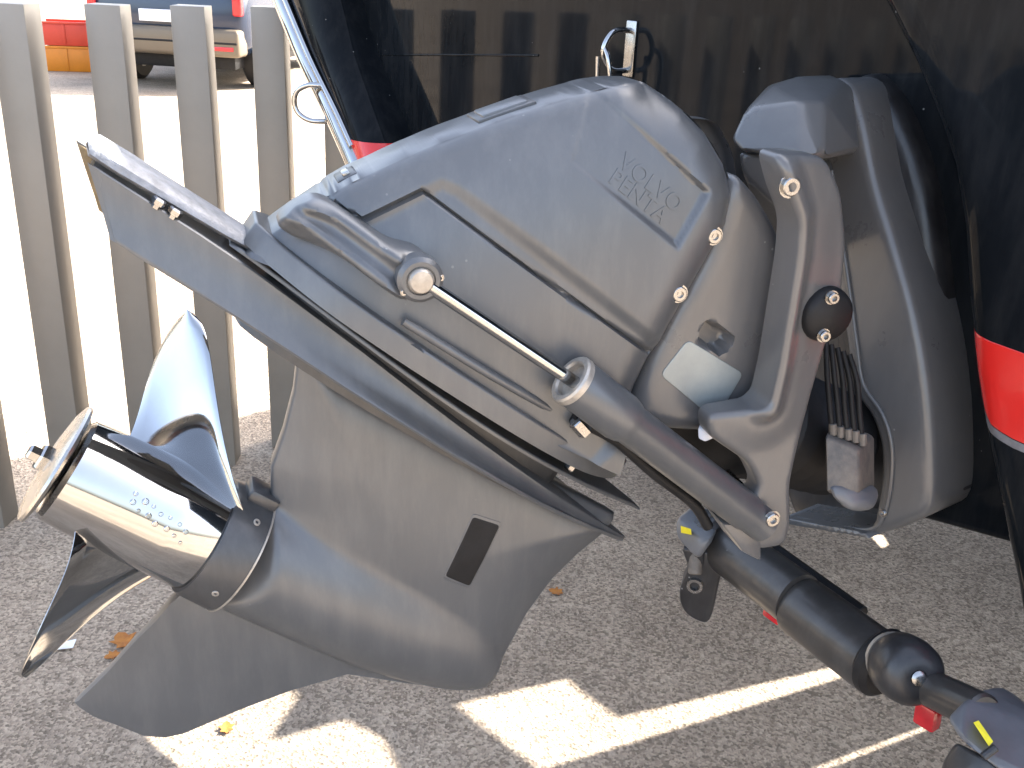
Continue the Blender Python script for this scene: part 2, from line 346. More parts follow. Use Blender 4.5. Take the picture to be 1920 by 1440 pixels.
hole_b = [(-0.277,1.537),(-0.232,1.355),(-0.173,1.355),(-0.093,1.346),(0.01,0.949),(0.04,0.962),(-0.027,1.368),(-0.054,1.512)]
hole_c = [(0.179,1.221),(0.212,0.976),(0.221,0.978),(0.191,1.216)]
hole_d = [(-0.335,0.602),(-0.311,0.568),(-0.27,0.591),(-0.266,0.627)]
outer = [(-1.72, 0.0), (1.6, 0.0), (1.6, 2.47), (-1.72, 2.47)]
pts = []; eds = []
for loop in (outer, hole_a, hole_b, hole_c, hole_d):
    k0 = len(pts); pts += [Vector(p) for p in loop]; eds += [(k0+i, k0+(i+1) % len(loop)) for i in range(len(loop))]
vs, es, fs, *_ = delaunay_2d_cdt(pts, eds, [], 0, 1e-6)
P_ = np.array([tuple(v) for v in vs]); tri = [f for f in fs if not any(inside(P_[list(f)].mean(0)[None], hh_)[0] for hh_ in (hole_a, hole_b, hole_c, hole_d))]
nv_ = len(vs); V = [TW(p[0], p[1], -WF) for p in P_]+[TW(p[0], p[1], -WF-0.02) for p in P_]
build('sun_blocker', V, [tuple(f) for f in tri]+[tuple(i+nv_ for i in f[::-1]) for f in tri], 'rubber', boat, 0)
# starboard stern quarter standing proud of the transom
NF = 0.75
edge = [(0.113,1.299),(0.125,1.283),(0.18,1.22),(0.222,1.163),(0.249,1.121),(0.276,1.057),(0.299,0.984),(0.327,0.906),(0.358,0.833),(0.389,0.767),(0.429,0.685),(0.48,0.565),(0.51,0.496)]
q_out = edge+[(0.62, 0.47), (1.2, 0.70), (1.28, 0.85), (1.3, 1.76), (-0.01, 1.76)]
relief('stern_quarter', q_out, lambda P, d: -NF-fil(d, 0.03), TW, 'gel', boat, 0.015, (0.0012, 0.004, 0.01, 0.018, 0.03), False, -TF-0.02)
stripe = [(0.311,0.952),(0.345,0.949),(0.405,0.947),(0.531,0.94),(0.558,0.843),(0.429,0.851),(0.393,0.853),(0.364,0.858),(0.343,0.872)]
stripe_in = [(p[0]+0.0, p[1]) for p in stripe]
def quarter_h(P): return -NF-fil(seg_dist(P, q_out, True), 0.03)
stripe = [(p[0]+(0.0025 if i in (0, 8) else 0.0), p[1]) for i, p in enumerate(stripe)]
stripe = stripe[:4]+[(1.26, stripe[3][1]-0.01), (1.26, stripe[4][1]-0.01)]+stripe[4:]
relief('boot_stripe', stripe, lambda P, d: quarter_h(P)+0.0012-fil(d, 0.0006), TW, 'red', boat, 0.008, (0.0006, 0.0025, 0.006), False, -NF-0.025)
pin = [(0.343,0.871),(0.365,0.857),(0.393,0.852),(0.43,0.85),(0.432,0.842),(0.396,0.843),(0.365,0.848),(0.347,0.858)]
pin = pin[:4]+[(1.26, stripe[6][1]-0.014), (1.26, stripe[6][1]-0.024)]+pin[4:]
relief('pinstripe', pin, lambda P, d: quarter_h(P)+0.0008, TW, 'pale', boat, 0.006, (0.002,), False, -NF-0.025)
# port stern quarter: rounded column with stripe
pe = [(-1.288,1.233),(-1.205,1.119),(-1.111,1.014),(-1.053,0.949),(-1.003,0.887)]
po = [(-1.525,1.222),(-1.391,1.091),(-1.271,0.994),(-1.196,0.927),(-1.108,0.845)]
rings = []
for (Li, zi), (Lo, zo) in zip([(pe[0][0]-0.06, 1.76)]+pe+[(pe[-1][0]+0.02, pe[-1][1]-0.06), (pe[-1][0]+0.08, pe[-1][1]-0.14)], [(po[0][0]-0.07, 1.76)]+po+[(po[-1][0]+0.03, po[-1][1]-0.06), (po[-1][0]+0.10, po[-1][1]-0.14)]):
    z = (zi+zo)/2; c = (Li+Lo)/2; hw = abs(Li-Lo)/2; ring = []
    for j in range(25):
        t = math.pi*j/24; ring.append(TW(c+hw*math.cos(t), z, -NF-0.09+0.09*math.sin(t)**0.7))
    ring += [TW(c-hw, z, -TF-0.4), TW(c+hw, z, -TF-0.4)]; rings.append(ring)
loft('port_quarter', rings, 'gel', boat, 50)
rs = []
for k2 in range(7):
    t = k2/6; i0 = 3; (Li, zi) = [pe[i0][q]+(pe[i0+1][q]-pe[i0][q])*t*1.15 for q in (0, 1)]; (Lo, zo) = [po[i0][q]+(po[i0+1][q]-po[i0][q])*t*1.15 for q in (0, 1)]
    z = (zi+zo)/2; c = (Li+Lo)/2; hw = abs(Li-Lo)/2+0.002
    rs.append([TW(c+hw*math.cos(math.pi*j/24), z, -NF-0.09+0.0925*math.sin(math.pi*j/24)**0.7) for j in range(25)])
V = [v for r in rs for v in r]; Fc = [(i*25+j, i*25+j+1, (i+1)*25+j+1, (i+1)*25+j) for i in range(6) for j in range(24)]
build('boot_stripe', V, Fc, 'red', boat, 50)
# chrome tubes added for the bright reflection along the corner, and the stern eye
st = [TW(p[0]+0.028, p[1], -NF-0.012) for p in po]
tube('corner_glint', st, 0.026, 'chrome', boat, 14)
tube('glint_bead', [TW(p[0]+0.075, p[1]-0.004, -NF+0.002) for p in po[:4]], 0.008, 'chrome', boat, 10)
cE = (-1.288,0.998,2.274)
eye = [TW(cE[0]+dx, cE[1]+dz, -NF+dh) for dx, dz, dh in ((0.045, 0.036, -0.03), (0.03, 0.038, 0.01), (0.012, 0.036, 0.03), (-0.008, 0.022, 0.045), (-0.014, 0.0, 0.05), (-0.008, -0.024, 0.045), (0.012, -0.038, 0.03), (0.03, -0.04, 0.01), (0.045, -0.038, -0.03))]
tube('stern_eye', eye, 0.006, 'chrome', boat, 10)
cE2 = (-0.387,1.184,1.594)
box('eye_plate', TW, cE2[0]-0.012, cE2[0]+0.012, cE2[1]-0.04, cE2[1]+0.045, -TF, -TF+0.004, 'steel', boat, 0.002)
tube('tow_eye', [TW(cE2[0], cE2[1]+0.03, -TF), TW(cE2[0]-0.004, cE2[1]+0.028, -TF+0.035), TW(cE2[0]-0.006, cE2[1], -TF+0.052), TW(cE2[0]-0.004, cE2[1]-0.028, -TF+0.035), TW(cE2[0], cE2[1]-0.03, -TF)], 0.0045, 'chrome', boat, 10)
tube('snap_hook', [TW(cE2[0]-0.006, cE2[1]+0.004, -TF+0.05), TW(cE2[0]+0.012, cE2[1]-0.012, -TF+0.056), TW(cE2[0]+0.016, cE2[1]-0.06, -TF+0.05), TW(cE2[0]-0.012, cE2[1]-0.062, -TF+0.05), TW(cE2[0]-0.018, cE2[1]-0.01, -TF+0.052)], 0.004, 'chrome', boat, 8)

# ================================================================= STERNDRIVE
drv = thing('sterndrive', 'tilted grey sterndrive with chrome propeller on the black boat', 'outdrive', O0)
# ---- lower unit: strut, torpedo and skeg as one casting
case_out = [(-0.039,0.217),(-0.032,0.202),(-0.017,0.174),(-0.002,0.134),(0.008,0.098),(0.03,0.064),(0.03,-0.064),(0.011,-0.06),(0.007,-0.078),(0.005,-0.105),(0.0,-0.137),(-0.004,-0.179),(-0.012,-0.226),(0.012,-0.232),(0.036,-0.232),(0.069,-0.233),(0.09,-0.226),(0.104,-0.214),(0.123,-0.187),(0.14,-0.163),(0.176,-0.116),(0.216,-0.073),(0.246,-0.064),(0.283,-0.054),(0.325,-0.04),(0.354,-0.026),(0.367,-0.014),(0.368,0.003),(0.361,0.032),(0.35,0.086),(0.348,0.133),(0.354,0.175),(0.364,0.212),(0.362,0.234)]
case_le = case_out
def case_h(P, d):
    A_, U_ = P[:, 0], P[:, 1]
    Rt = np.where(A_ < 0.12, 0.060, 0.060*np.sqrt(np.maximum(0.02, 1-np.clip((A_-0.12)/0.262, 0, 1)**2.4)))
    torp = np.sqrt(np.maximum(0, Rt**2-U_**2))
    strut = (0.004+0.037*(1-np.exp(-d/0.034)))*sstep(U_, -0.05, 0.03)
    strut = strut+0.010*sstep(U_, 0.15, 0.24)*(1-np.exp(-d/0.03))
    skeg = 0.0025+0.007*(1-np.exp(-d/0.03))+0.006*sstep(U_, -0.16, -0.06)
    k_ = 0.012
    h = k_*np.log(np.exp(torp/k_)+np.exp(strut/k_)+np.exp(skeg/k_))-k_*0.75
    return np.maximum(0.0018, np.minimum(h, 0.0018+np.sqrt(np.maximum(0, 2*0.035*d))))
relief('lower_unit', case_out, case_h, DW, 'paint', drv, 0.006, (0.0006, 0.002, 0.004), mirror=True, smooth=50)
revolve('bearing_carrier', [(-0.004, 0.053), (-0.004, 0.0605), (0.0, 0.062), (0.030, 0.0632), (0.034, 0.0632), (0.034, 0.05)], O, DA, 'paint_dark', drv, 64, 30)
revolve('seam_ring', [(0.034, 0.058), (0.034, 0.0642), (0.0358, 0.0642), (0.0358, 0.058)], O, DA, 'ring', drv, 64, 30)
box('carrier_lug', DW, 0.004, 0.036, 0.058, 0.072, -0.018, 0.018, 'paint_dark', drv, 0.004)
for t in (0.6, 1.9):
    d_ = DU*math.cos(t)+DL*math.sin(t); bolt(O+DA*0.020+d_*0.0615, d_, 0.0035, drv, 'ring', 'rivet')
def case_at(p): return float(case_h(np.array([p]), seg_dist(np.array([p]), case_out, True))[0])
# ---- water intake grille in the side of the case
wi = rounded([(0.207,0.16),(0.239,0.166),(0.254,0.092),(0.222,0.09)], 0.004)
relief('water_intake', wi, lambda P, d: case_h(P, seg_dist(P, case_out, True))+0.0012-fil(d, 0.001), DW, 'rubber', drv, 0.004, (0.0005, 0.001), False, 0.01)
c0 = np.mean(wi, 0); rimo = [tuple(c0+(np.array(p)-c0)*1.10) for p in wi]
relief('intake_rim', rimo, lambda P, d: case_h(P, seg_dist(P, case_out, True))+0.0006-fil(d, 0.0012), DW, 'paint', drv, 0.004, (0.0006, 0.0012), False, 0.01)
ld = np.array(wi[0])-np.array(wi[-4])
pA = np.array([(0.207,0.16),(0.239,0.166),(0.254,0.092),(0.222,0.09)])
# ---- exhaust duct / anti-ventilation plate
def interp(x, tab): xs = [t[0] for t in tab]; ys = [t[1] for t in tab]; return float(np.interp(x, xs, ys))
rings = []
for A_ in [-0.262, -0.205, -0.17, -0.12, -0.06, 0, 0.06, 0.12, 0.18, 0.24, 0.29, 0.33, 0.36, 0.385, 0.394]:
    ub = interp(A_, [(-0.262, 0.218), (-0.22, 0.218), (-0.1, 0.219), (0.1, 0.219), (0.394, 0.211)])
    ut = interp(A_, [(-0.262, 0.262), (-0.14, 0.262), (0.0, 0.254), (0.2, 0.236), (0.394, 0.217)])
    wt = interp(A_, [(-0.262, 0.036), (-0.2, 0.042), (-0.1, 0.052), (0.0, 0.072), (0.1, 0.084), (0.22, 0.074), (0.32, 0.04), (0.385, 0.01), (0.394, 0.003)])
    w_ = wt; e_ = ut-ub
    half = [(ub, 0.0), (ub, w_*0.6), (ub+0.0004, w_*0.985), (ub+0.0025, w_), (ub+0.0045, w_*0.985), (ub+e_*0.32, w_*0.90), (ub+e_*0.6, w_*0.83), (ub+e_*0.85, w_*0.795), (ut-0.0012, w_*0.79), (ut, w_*0.76), (ut, 0.0)]
    sk = (lambda u_: A_) if A_ > -0.25 else (lambda u_: -0.222-0.046*(u_-0.218)/(0.262-0.218))
    rings.append([DW(sk(a_), a_, b_) for a_, b_ in half]+[DW(sk(a_), a_, -b_) for a_, b_ in half[-2:0:-1]])
loft('anti_ventilation_plate', rings, 'paint', drv, 35)
# open outlet at the tail: thin cheeks round a hollow, stained end
for s in (1, -1):
    V = []; Fc = []
    ex = 0.0 if s > 0 else 0.016
    st_ = [(0.2185, -0.2225, 0.0358), (0.230, -0.2345, 0.0322), (0.245, -0.2502, 0.0296), (0.2615, -0.2675, 0.0286)]
    for u_, A_, w_ in st_: V += [DW(A_+0.006, u_, s*w_), DW(A_-0.005-ex, u_, s*w_), DW(A_-0.005-ex, u_, s*(w_-0.003)), DW(A_+0.006, u_, s*(w_-0.003))]
    for i in range(len(st_)-1):
        for j in range(4): Fc.append((i*4+j, i*4+(j+1) % 4, (i+1)*4+(j+1) % 4, (i+1)*4+j))
    Fc += [(3, 2, 1, 0), (12, 13, 14, 15)]
    build('outlet_cheek', V, Fc, 'paint', drv, 30)
slab('outlet_lining', [(-0.226, 0.2195), (-0.2705, 0.2605), (-0.2655, 0.2605), (-0.2215, 0.2195)], -0.0255, 0.0255, DW, 'tan', drv, 0.0005, 0.004)
slab('outlet_stain', [(-0.2435, 0.2195), (-0.286, 0.2600), (-0.270, 0.2600), (-0.226, 0.2195)], -0.0285, -0.0245, DW, 'tan', drv, 0.0004, 0.005)
# zinc anode bar lying along the tail, held by two bolts
an = []
for A_, u0, u1, w_ in [(-0.281, 0.2715, 0.2765, 0.020), (-0.275, 0.2655, 0.278, 0.027), (-0.25, 0.2655, 0.2785, 0.030), (-0.2, 0.2675, 0.2785, 0.030), (-0.15, 0.269, 0.279, 0.029), (-0.115, 0.271, 0.279, 0.027)]:
    sec = [(u0, w_*0.85), (u0+0.003, w_), (u1-0.004, w_*0.95), (u1, w_*0.7), (u1+0.001, 0), (u1, -w_*0.7), (u1-0.004, -w_*0.95), (u0+0.003, -w_), (u0, -w_*0.85)]
    an.append([DW(A_, a_, b_) for a_, b_ in sec])
loft('anode', an, 'anode', drv, 40)
for A_ in (-0.212, -0.197):
    revolve('anode_bolt', [(0, 0.004), (0.004, 0.004), (0.004, 0.0065), (0.008, 0.0065), (0.0095, 0.005)], DW(A_, 0.260, 0.0315), DU, 'steel', drv, 6, 20)
# ---- neck between plate and upper housing, with its plates
neck = []
for u_ in (0.205, 0.225, 0.25, 0.30):
    sec = []
    for j in range(28):
        t = 2*math.pi*j/28; sec.append(DW(0.085+0.185*math.cos(t)*(1 if math.cos(t) < 0 else 1), u_, 0.046*np.sign(math.sin(t))*abs(math.sin(t))**0.8))
    neck.append(sec)
loft('neck', neck, 'paint_dark', drv, 50)
def lens(a0, a1, wmax, peak=0.45, n=24, blunt=0.35):
    up = []
    for i in range(n+1):
        s = i/n; wv = wmax*(blunt*(1-s)**4+(math.sin(math.pi*min(1, s/(2*peak)) if s < peak else math.pi*(0.5+(s-peak)/(2*(1-peak))))) * (1-blunt*(1-s)**4))
        up.append((a0+(a1-a0)*s, max(0.0015, wv)))
    return up+[(x, -y) for x, y in up[::-1]]
def PW(u0):
    return lambda p, q, h: DW(p, u0+h, q)
def PWs(u0, sl): return lambda p, q, h: DW(p, u0+sl*(p+0.13)+h, q)
slab('splash_plate', lens(-0.145, 0.386, 0.090, 0.5, blunt=0.3), 0.0, 0.004, PWs(0.265, -0.026), 'paint', drv, 0.002, 0.012)
fl_half = [(-0.137, 0.026), (-0.115, 0.050), (-0.06, 0.084), (0.0, 0.098), (0.06, 0.103), (0.14, 0.103), (0.2, 0.095), (0.25, 0.078), (0.29, 0.05), (0.32, 0.02), (0.332, 0.003)]
fl_half = spline(fl_half, False, 4)
slab('housing_flange', fl_half+[(x, -y) for x, y in fl_half[::-1]], -0.005, 0.016, PWs(0.279, -0.006), 'paint', drv, 0.003, 0.010)
for x, y, L_ in ((860, 738, 0.078), (1070, 873, 0.06)):
    p = [(0.089,0.272),(0.243,0.266)][0 if x == 860 else 1]
    revolve('flange_bolt', [(0, 0.0058), (0.010, 0.0058), (0.012, 0.0045)], DW(p[0], p[1]+0.007, L_), -DU, 'steel', drv, 6, 20)
# ---- upper housing: one big relief with panels, groove and sunken badge field
ridge = [(-0.131,0.268),(-0.123,0.292),(-0.114,0.316),(-0.105,0.339),(-0.095,0.365),(-0.081,0.39),(-0.057,0.431),(-0.03,0.472),(-0.001,0.513),(0.03,0.553),(0.05,0.576),(0.071,0.595)]
front = [(0.078,0.598),(0.111,0.599),(0.142,0.595),(0.172,0.584),(0.195,0.568),(0.209,0.543),(0.213,0.515),(0.218,0.478),(0.224,0.438),(0.231,0.401),(0.238,0.371),(0.251,0.336)]
hous_out = spline(ridge, False, 3)+spline(front, False, 3)+[(0.27, 0.292), (0.2, 0.284), (0.1, 0.284), (0.0, 0.284), (-0.08, 0.284)]
seamline = [(-0.122,0.346),(-0.095,0.349),(-0.071,0.352),(-0.043,0.402),(0.012,0.402),(0.073,0.402),(0.144,0.404),(0.222,0.405)]
softpoly = [(-0.086,0.335),(-0.066,0.353),(-0.032,0.415),(-0.019,0.418),(0.06,0.418),(0.133,0.417),(0.213,0.415),(0.256,0.39),(0.237,0.286),(-0.139,0.277)]
badge = [(0.045,0.497),(0.172,0.496),(0.166,0.554),(0.028,0.564)]
bd0 = np.array(badge[0]); bd1 = np.array(badge[1]); bdir = (bd1-bd0)/np.linalg.norm(bd1-bd0)
def hous_h(P, d):
    dr = seg_dist(P, ridge, False); df = seg_dist(P, front, False)
    h = 0.043+0.058*(1-np.exp(-dr/0.075))
    h = h-fil(dr, 0.010)-0.8*fil(df, 0.042)
    sp_ = sdist(P, softpoly); h = h-0.006*sstep(sp_, -0.010, 0.006)
    ds = seg_dist(P, seamline, False); h = h-0.006*np.exp(-(ds/0.0016)**4)
    sb = sdist(P, badge); ramp = np.clip(((P-bd0)@bdir)/np.linalg.norm(bd1-bd0), 0, 1.3)
    h = h-0.0075*sstep(sb, -0.0008, 0.003)*(0.15+0.85*ramp)*sstep(sdist(P, [(0.045,0.497),(0.172,0.496),(0.166,0.554),(0.028,0.564)]), -0.001, 0.004)
    return np.maximum(0.012, h)
relief('upper_housing', hous_out, hous_h, DW, 'paint', drv, 0.0024, (0.0006, 0.0015, 0.003, 0.0055), mirror=True, smooth=60)
def hous_at(p): return float(hous_h(np.array([p]), None)[0])
for px in [(0.197,0.526),(0.202,0.465)]:
    bolt(DW(px[0], px[1], hous_at(px)-0.001), DL, 0.0072, drv, 'steel', 'cover_screw', 0.004)
# raised lettering in two lines
fc = bpy.data.curves.new('lettering', 'FONT'); fc.body = 'VOLVO\nPENTA'; fc.size = 0.0205; fc.space_line = 0.78; fc.space_character = 1.05; fc.extrude = 0.0007; fc.offset = 0.0002
fo = bpy.data.objects.new('lettering_curve', fc); sc.collection.objects.link(fo)
dg = bpy.context.evaluated_depsgraph_get(); tm = bpy.data.meshes.new_from_object(fo.evaluated_get(dg))
t0 = np.array((0.082,0.521)); tx = bdir; ty = np.array([-bdir[1], bdir[0]])
V = []
for v in tm.vertices:
    p = t0+tx*v.co.x+ty*v.co.y; V.append(DW(p[0], p[1], hous_at(p)+0.0002+v.co.z))
build('raised_lettering', V, [tuple(p.vertices) for p in tm.polygons], 'paint', drv, 30)
bpy.data.objects.remove(fo); bpy.data.meshes.remove(tm)
# hatch and vent on the narrow aft face
def AF(i0, i1):   # frame on the aft face: p along ridge, q across
    a_ = np.array(ridge[i0]); b_ = np.array(ridge[i1]); dv = (b_-a_)/np.linalg.norm(b_-a_); nv = np.array([-dv[1], dv[0]])
    return lambda p, q, h: DW(*(a_+dv*p+nv*h), q), float(np.linalg.norm(b_-a_))
fr, LN = AF(7, 8)
box('aft_hatch', fr, 0.006, LN+0.012, -0.026, 0.02, -0.004, 0.0025, 'paint_dark', drv, 0.002)
box('hatch_lid', fr, 0.012, LN+0.006, -0.02, 0.014, -0.002, 0.0045, 'paint', drv, 0.002)
fr, LN = AF(4, 5)
box('aft_vent', fr, -0.004, 0.016, -0.022, 0.014, -0.004, 0.001, 'blackplas', drv, 0.002)
box('vent_tab', fr, 0.003, 0.010, -0.012, 0.006, -0.002, 0.004, 'steel', drv, 0.001)
# ---- cast arm that carries the cylinder rod
arm_out = spline([(-0.127,0.309),(-0.124,0.327),(-0.115,0.343),(-0.098,0.349),(-0.074,0.351),(-0.048,0.353),(-0.026,0.361),(-0.006,0.358),(0.003,0.343),(-0.004,0.327),(-0.018,0.32),(-0.046,0.319),(-0.071,0.318),(-0.093,0.312),(-0.112,0.306)], True, 4)
ridge1 = [(-0.117,0.336),(-0.094,0.344),(-0.064,0.346),(-0.041,0.348)]
ridge2 = [(-0.126,0.32),(-0.106,0.323),(-0.075,0.324),(-0.049,0.325),(-0.022,0.324)]
def arm_h(P, d):
    h = 0.058+0.048*sstep(P[:, 0], -0.115, -0.03)-fil(d, 0.009)
    h = h+0.010*np.exp(-(seg_dist(P, ridge1, False)/0.0060)**2)+0.010*np.exp(-(seg_dist(P, ridge2, False)/0.0060)**2)
    return h
relief('cylinder_arm', arm_out, arm_h, DW, 'paint', drv, 0.003, (0.0006, 0.002, 0.0045, 0.008), False, 0.03, 60)
pc = (-0.019,0.345)
revolve('arm_boss', [(0, 0.0195), (0.016, 0.0195), (0.0195, 0.016), (0.0195, 0.0125), (0.0175, 0.012)], DW(pc[0], pc[1], 0.103), DL, 'paint', drv, 32, 40)
revolve('pivot_pin', [(0, 0.0108), (0.020, 0.0108), (0.0225, 0.009), (0.0235, 0.0001)], DW(pc[0], pc[1], 0.104), DL, 'ring', drv, 24, 40)
for ang in (0.7, -1.9):
    bolt(DW(pc[0]+0.0165*math.cos(ang), pc[1]+0.0165*math.sin(ang), 0.1195), DL, 0.0028, drv, 'steel', 'retainer', 0.002)
# bright bevelled rail under the cylinder
rl = [(-0.001,0.304),(0.196,0.309)]
tube('side_rail', [DW(rl[0][0], rl[0][1], 0.094), DW(*(np.array(rl[0])*0.5+np.array(rl[1])*0.5), 0.098), DW(rl[1][0], rl[1][1], 0.085)], 0.0042, 'paint', drv, 10)
# ---- trim cylinders
def cylinder(sgn):
    p1 = (0.154,0.346); p2 = (0.434,0.332); L_ = 0.118*sgn
    a0 = DW(pc[0], pc[1], L_); a1 = DW(p1[0], p1[1], L_); a2 = DW(p2[0], p2[1], L_); ax = (a2-a1); ln = ax.length; ax.normalize()
    cy = revolve('trim_cylinder', [(0.014, 0.0168), (0.0, 0.0168), (0.0, 0.0225), (0.002, 0.0236), (0.062, 0.0236), (0.070, 0.022), (0.076, 0.0198), (ln-0.03, 0.0198), (ln-0.022, 0.018), (ln, 0.018)], a1, ax, 'paint', drv, 40, 30)
    rod('piston_rod', a0, a1+ax*0.006, 0.0062, 'chrome', cy, 20)
    revolve('gland_ring', [(0.012, 0.0166), (-0.003, 0.0166), (-0.005, 0.0185), (-0.005, 0.0226), (-0.003, 0.0242), (0.0025, 0.0244), (0.0025, 0.0233)], a1, ax, 'ring', cy, 32, 30)
    revolve('gland_seal', [(0.004, 0.0062), (0.0105, 0.0095), (0.0108, 0.0164), (0.0135, 0.0164)], a1, ax, 'tan', cy, 24, 30)
    return cy
cylinder(1); cylinder(-1)
# hydraulic hose and fitting under the starboard cylinder
p = [(0.189,0.314),(0.21,0.317),(0.245,0.319),(0.302,0.312),(0.361,0.308),(0.396,0.296)]
hs = tube('hydraulic_hose', [DW(q[0], q[1], 0.098) for q in p], 0.0058, 'rubber', drv, 10)
rod('hose_fitting', DW(*p[0], 0.104), DW(p[0][0]+0.018, p[0][1]-0.004, 0.104), 0.0075, 'steel', drv, 6)
# ---- intermediate housing forward of the cover
ih_out = spline([(0.244,0.359),(0.221,0.439),(0.207,0.511),(0.184,0.575),(0.203,0.582),(0.243,0.573),(0.283,0.556),(0.318,0.528),(0.344,0.491),(0.356,0.451),(0.362,0.412),(0.349,0.381),(0.31,0.357),(0.264,0.34)], True, 4)
slot_ = rounded([(0.251,0.462),(0.29,0.465),(0.292,0.443),(0.259,0.44)], 0.006)
def ih_h(P, d): return 0.078-fil(d, 0.016)-0.02*sstep(sdist(P, slot_), -0.001, 0.002)
relief('intermediate_housing', ih_out, ih_h, DW, 'plastic', drv, 0.0035, (0.001, 0.004, 0.009, 0.017), mirror=True, smooth=60)
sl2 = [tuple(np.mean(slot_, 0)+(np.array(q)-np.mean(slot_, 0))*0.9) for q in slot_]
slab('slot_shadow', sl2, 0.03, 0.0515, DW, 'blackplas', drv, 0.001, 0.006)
stk = rounded([(0.248,0.436),(0.324,0.442),(0.333,0.388),(0.248,0.393)], 0.007)
slab('data_plate', stk, 0.060, 0.0792, DW, 'sticker', drv, 0.0006, 0.006)
# ---- gimbal bracket (steers, does not tilt)
brk = rounded([(0.492,1.161),(0.548,1.157),(0.572,1.124),(0.587,1.075),(0.591,1.029),(0.584,0.982),(0.576,0.922),(0.572,0.871),(0.57,0.826),(0.579,0.779),(0.577,0.754),(0.546,0.752),(0.525,0.766),(0.519,0.806),(0.536,0.826),(0.518,0.856),(0.47,0.89),(0.466,0.913),(0.513,0.918),(0.522,0.927),(0.525,0.964),(0.526,1.067),(0.523,1.101),(0.506,1.129)], 0.012, 4)
bridge = [(0.504,1.143),(0.523,1.106),(0.527,1.067),(0.526,1.006),(0.526,0.959),(0.523,0.922)]
def brk_h(P, d):
    dl = seg_dist(P, bridge, False)
    return 0.137-fil(d, 0.007)-0.012*sstep(dl, 0.003, 0.022)-0.006*sstep(dl, 0.02, 0.06)
relief('gimbal_bracket', brk, brk_h, GW, 'plastic', drv, 0.004, (0.0006, 0.002, 0.0045, 0.007), False, 0.095, 60)
for px, rr in zip([(0.508,1.134),(0.544,0.799)], (0.0085, 0.0075)):
    bolt(GW(px[0], px[1], 0.132), DL, rr, drv, 'steel', 'bracket_screw', 0.005)
# port side of the bracket
relief('gimbal_bracket', brk, brk_h, lambda p, q, h: GW(p, q, -h), 'plastic', drv, 0.008, (0.001, 0.004), False, 0.095, 60)
ft = [(0.51,0.87),(0.565,0.816),(0.583,0.781),(0.572,0.763),(0.51,0.805)]
# cross piece that joins the clevis feet
cx = (0.552,0.792)
rod('clevis_pin', GW(cx[0]-0.005, cx[1], 0.118), GW(cx[0]-0.005, cx[1], -0.118), 0.009, 'steel', drv, 16)
cf = [(0.497,0.791),(0.543,0.783),(0.55,0.739),(0.525,0.754)]
bevelled('clevis_foot', [GW(q[0], q[1], h) for h in (0.075, 0.12) for q in cf], [(3, 2, 1, 0), (4, 5, 6, 7), (0, 1, 5, 4), (1, 2, 6, 5), (2, 3, 7, 6), (3, 0, 4, 7)], 'plastic', drv, 0.004, 2)
# ---- helmet shaped cap above the bracket
cap = [(0.217,1.082,1.142),(0.23,1.094,1.172),(0.263,1.135,1.193),(0.306,1.192,1.2),(0.367,1.233,1.194),(0.386,1.25,1.184),(0.274,1.037,1.14),(0.281,1.077,1.185),(0.302,1.035,1.134),(0.31,1.088,1.185),(0.364,1.121,1.133),(0.228,1.067,1.132),(0.302,1.219,1.107),(0.407,1.271,1.104),(0.39,1.361,1.189),(0.309,1.354,1.173),(0.272,1.324,1.102)]
bevelled('gimbal_cap', cap, None, 'plastic', drv, 0.005, 3, 40, hull=True)
neckp = [(0.231,1.107,1.126),(0.314,1.075,1.127),(0.327,1.07,1.061),(0.286,1.093,1.065),(0.24,1.108,1.1),(0.268,1.27,1.1),(0.381,1.268,1.096),(0.386,1.226,0.993),(0.306,1.232,1.008)]
bevelled('cap_neck', neckp, None, 'plastic', drv, 0.006, 3, 40, hull=True)
# ---- transom shield: broad plate on the transom with a hollow on its near side
SH = 0.80
sh_out = spline([(0.054,1.124),(0.05,1.175),(0.072,1.193),(0.099,1.184),(0.124,1.147),(0.152,1.088),(0.193,1.02),(0.236,0.946),(0.268,0.875),(0.292,0.801),(0.308,0.721),(0.287,0.687),(0.262,0.663),(0.231,0.64)], False, 4)+spline([(0.239,0.668),(0.237,0.718),(0.227,0.766),(0.207,0.799),(0.175,0.826),(0.153,0.879),(0.129,0.943),(0.101,1.012),(0.072,1.077)], False, 4)
relief('transom_shield', sh_out, lambda P, d: -SH+0.03-fil(d, 0.012), TW, 'plastic', drv, 0.006, (0.0006, 0.002, 0.005, 0.009), False, -TF, 60)
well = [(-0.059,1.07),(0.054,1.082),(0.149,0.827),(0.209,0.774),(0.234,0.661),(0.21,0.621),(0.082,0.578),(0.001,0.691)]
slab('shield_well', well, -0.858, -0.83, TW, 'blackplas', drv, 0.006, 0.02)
fl_ = [(0.116,0.617),(0.242,0.656),(0.248,0.652),(0.116,0.607)]
slab('shield_sill', fl_, -0.85, -0.755, TW, 'plastic', drv, 0.002, 0.01)
rim = [(0.092,1.087),(0.119,1.019),(0.146,0.951),(0.17,0.888),(0.19,0.84),(0.223,0.813),(0.244,0.78),(0.254,0.732),(0.254,0.686),(0.241,0.658),(0.195,0.639),(0.129,0.619)]
tube('shield_lip', [TW(q[0], q[1], -0.768) for q in rim], 0.0028, 'plastic', drv, 8)
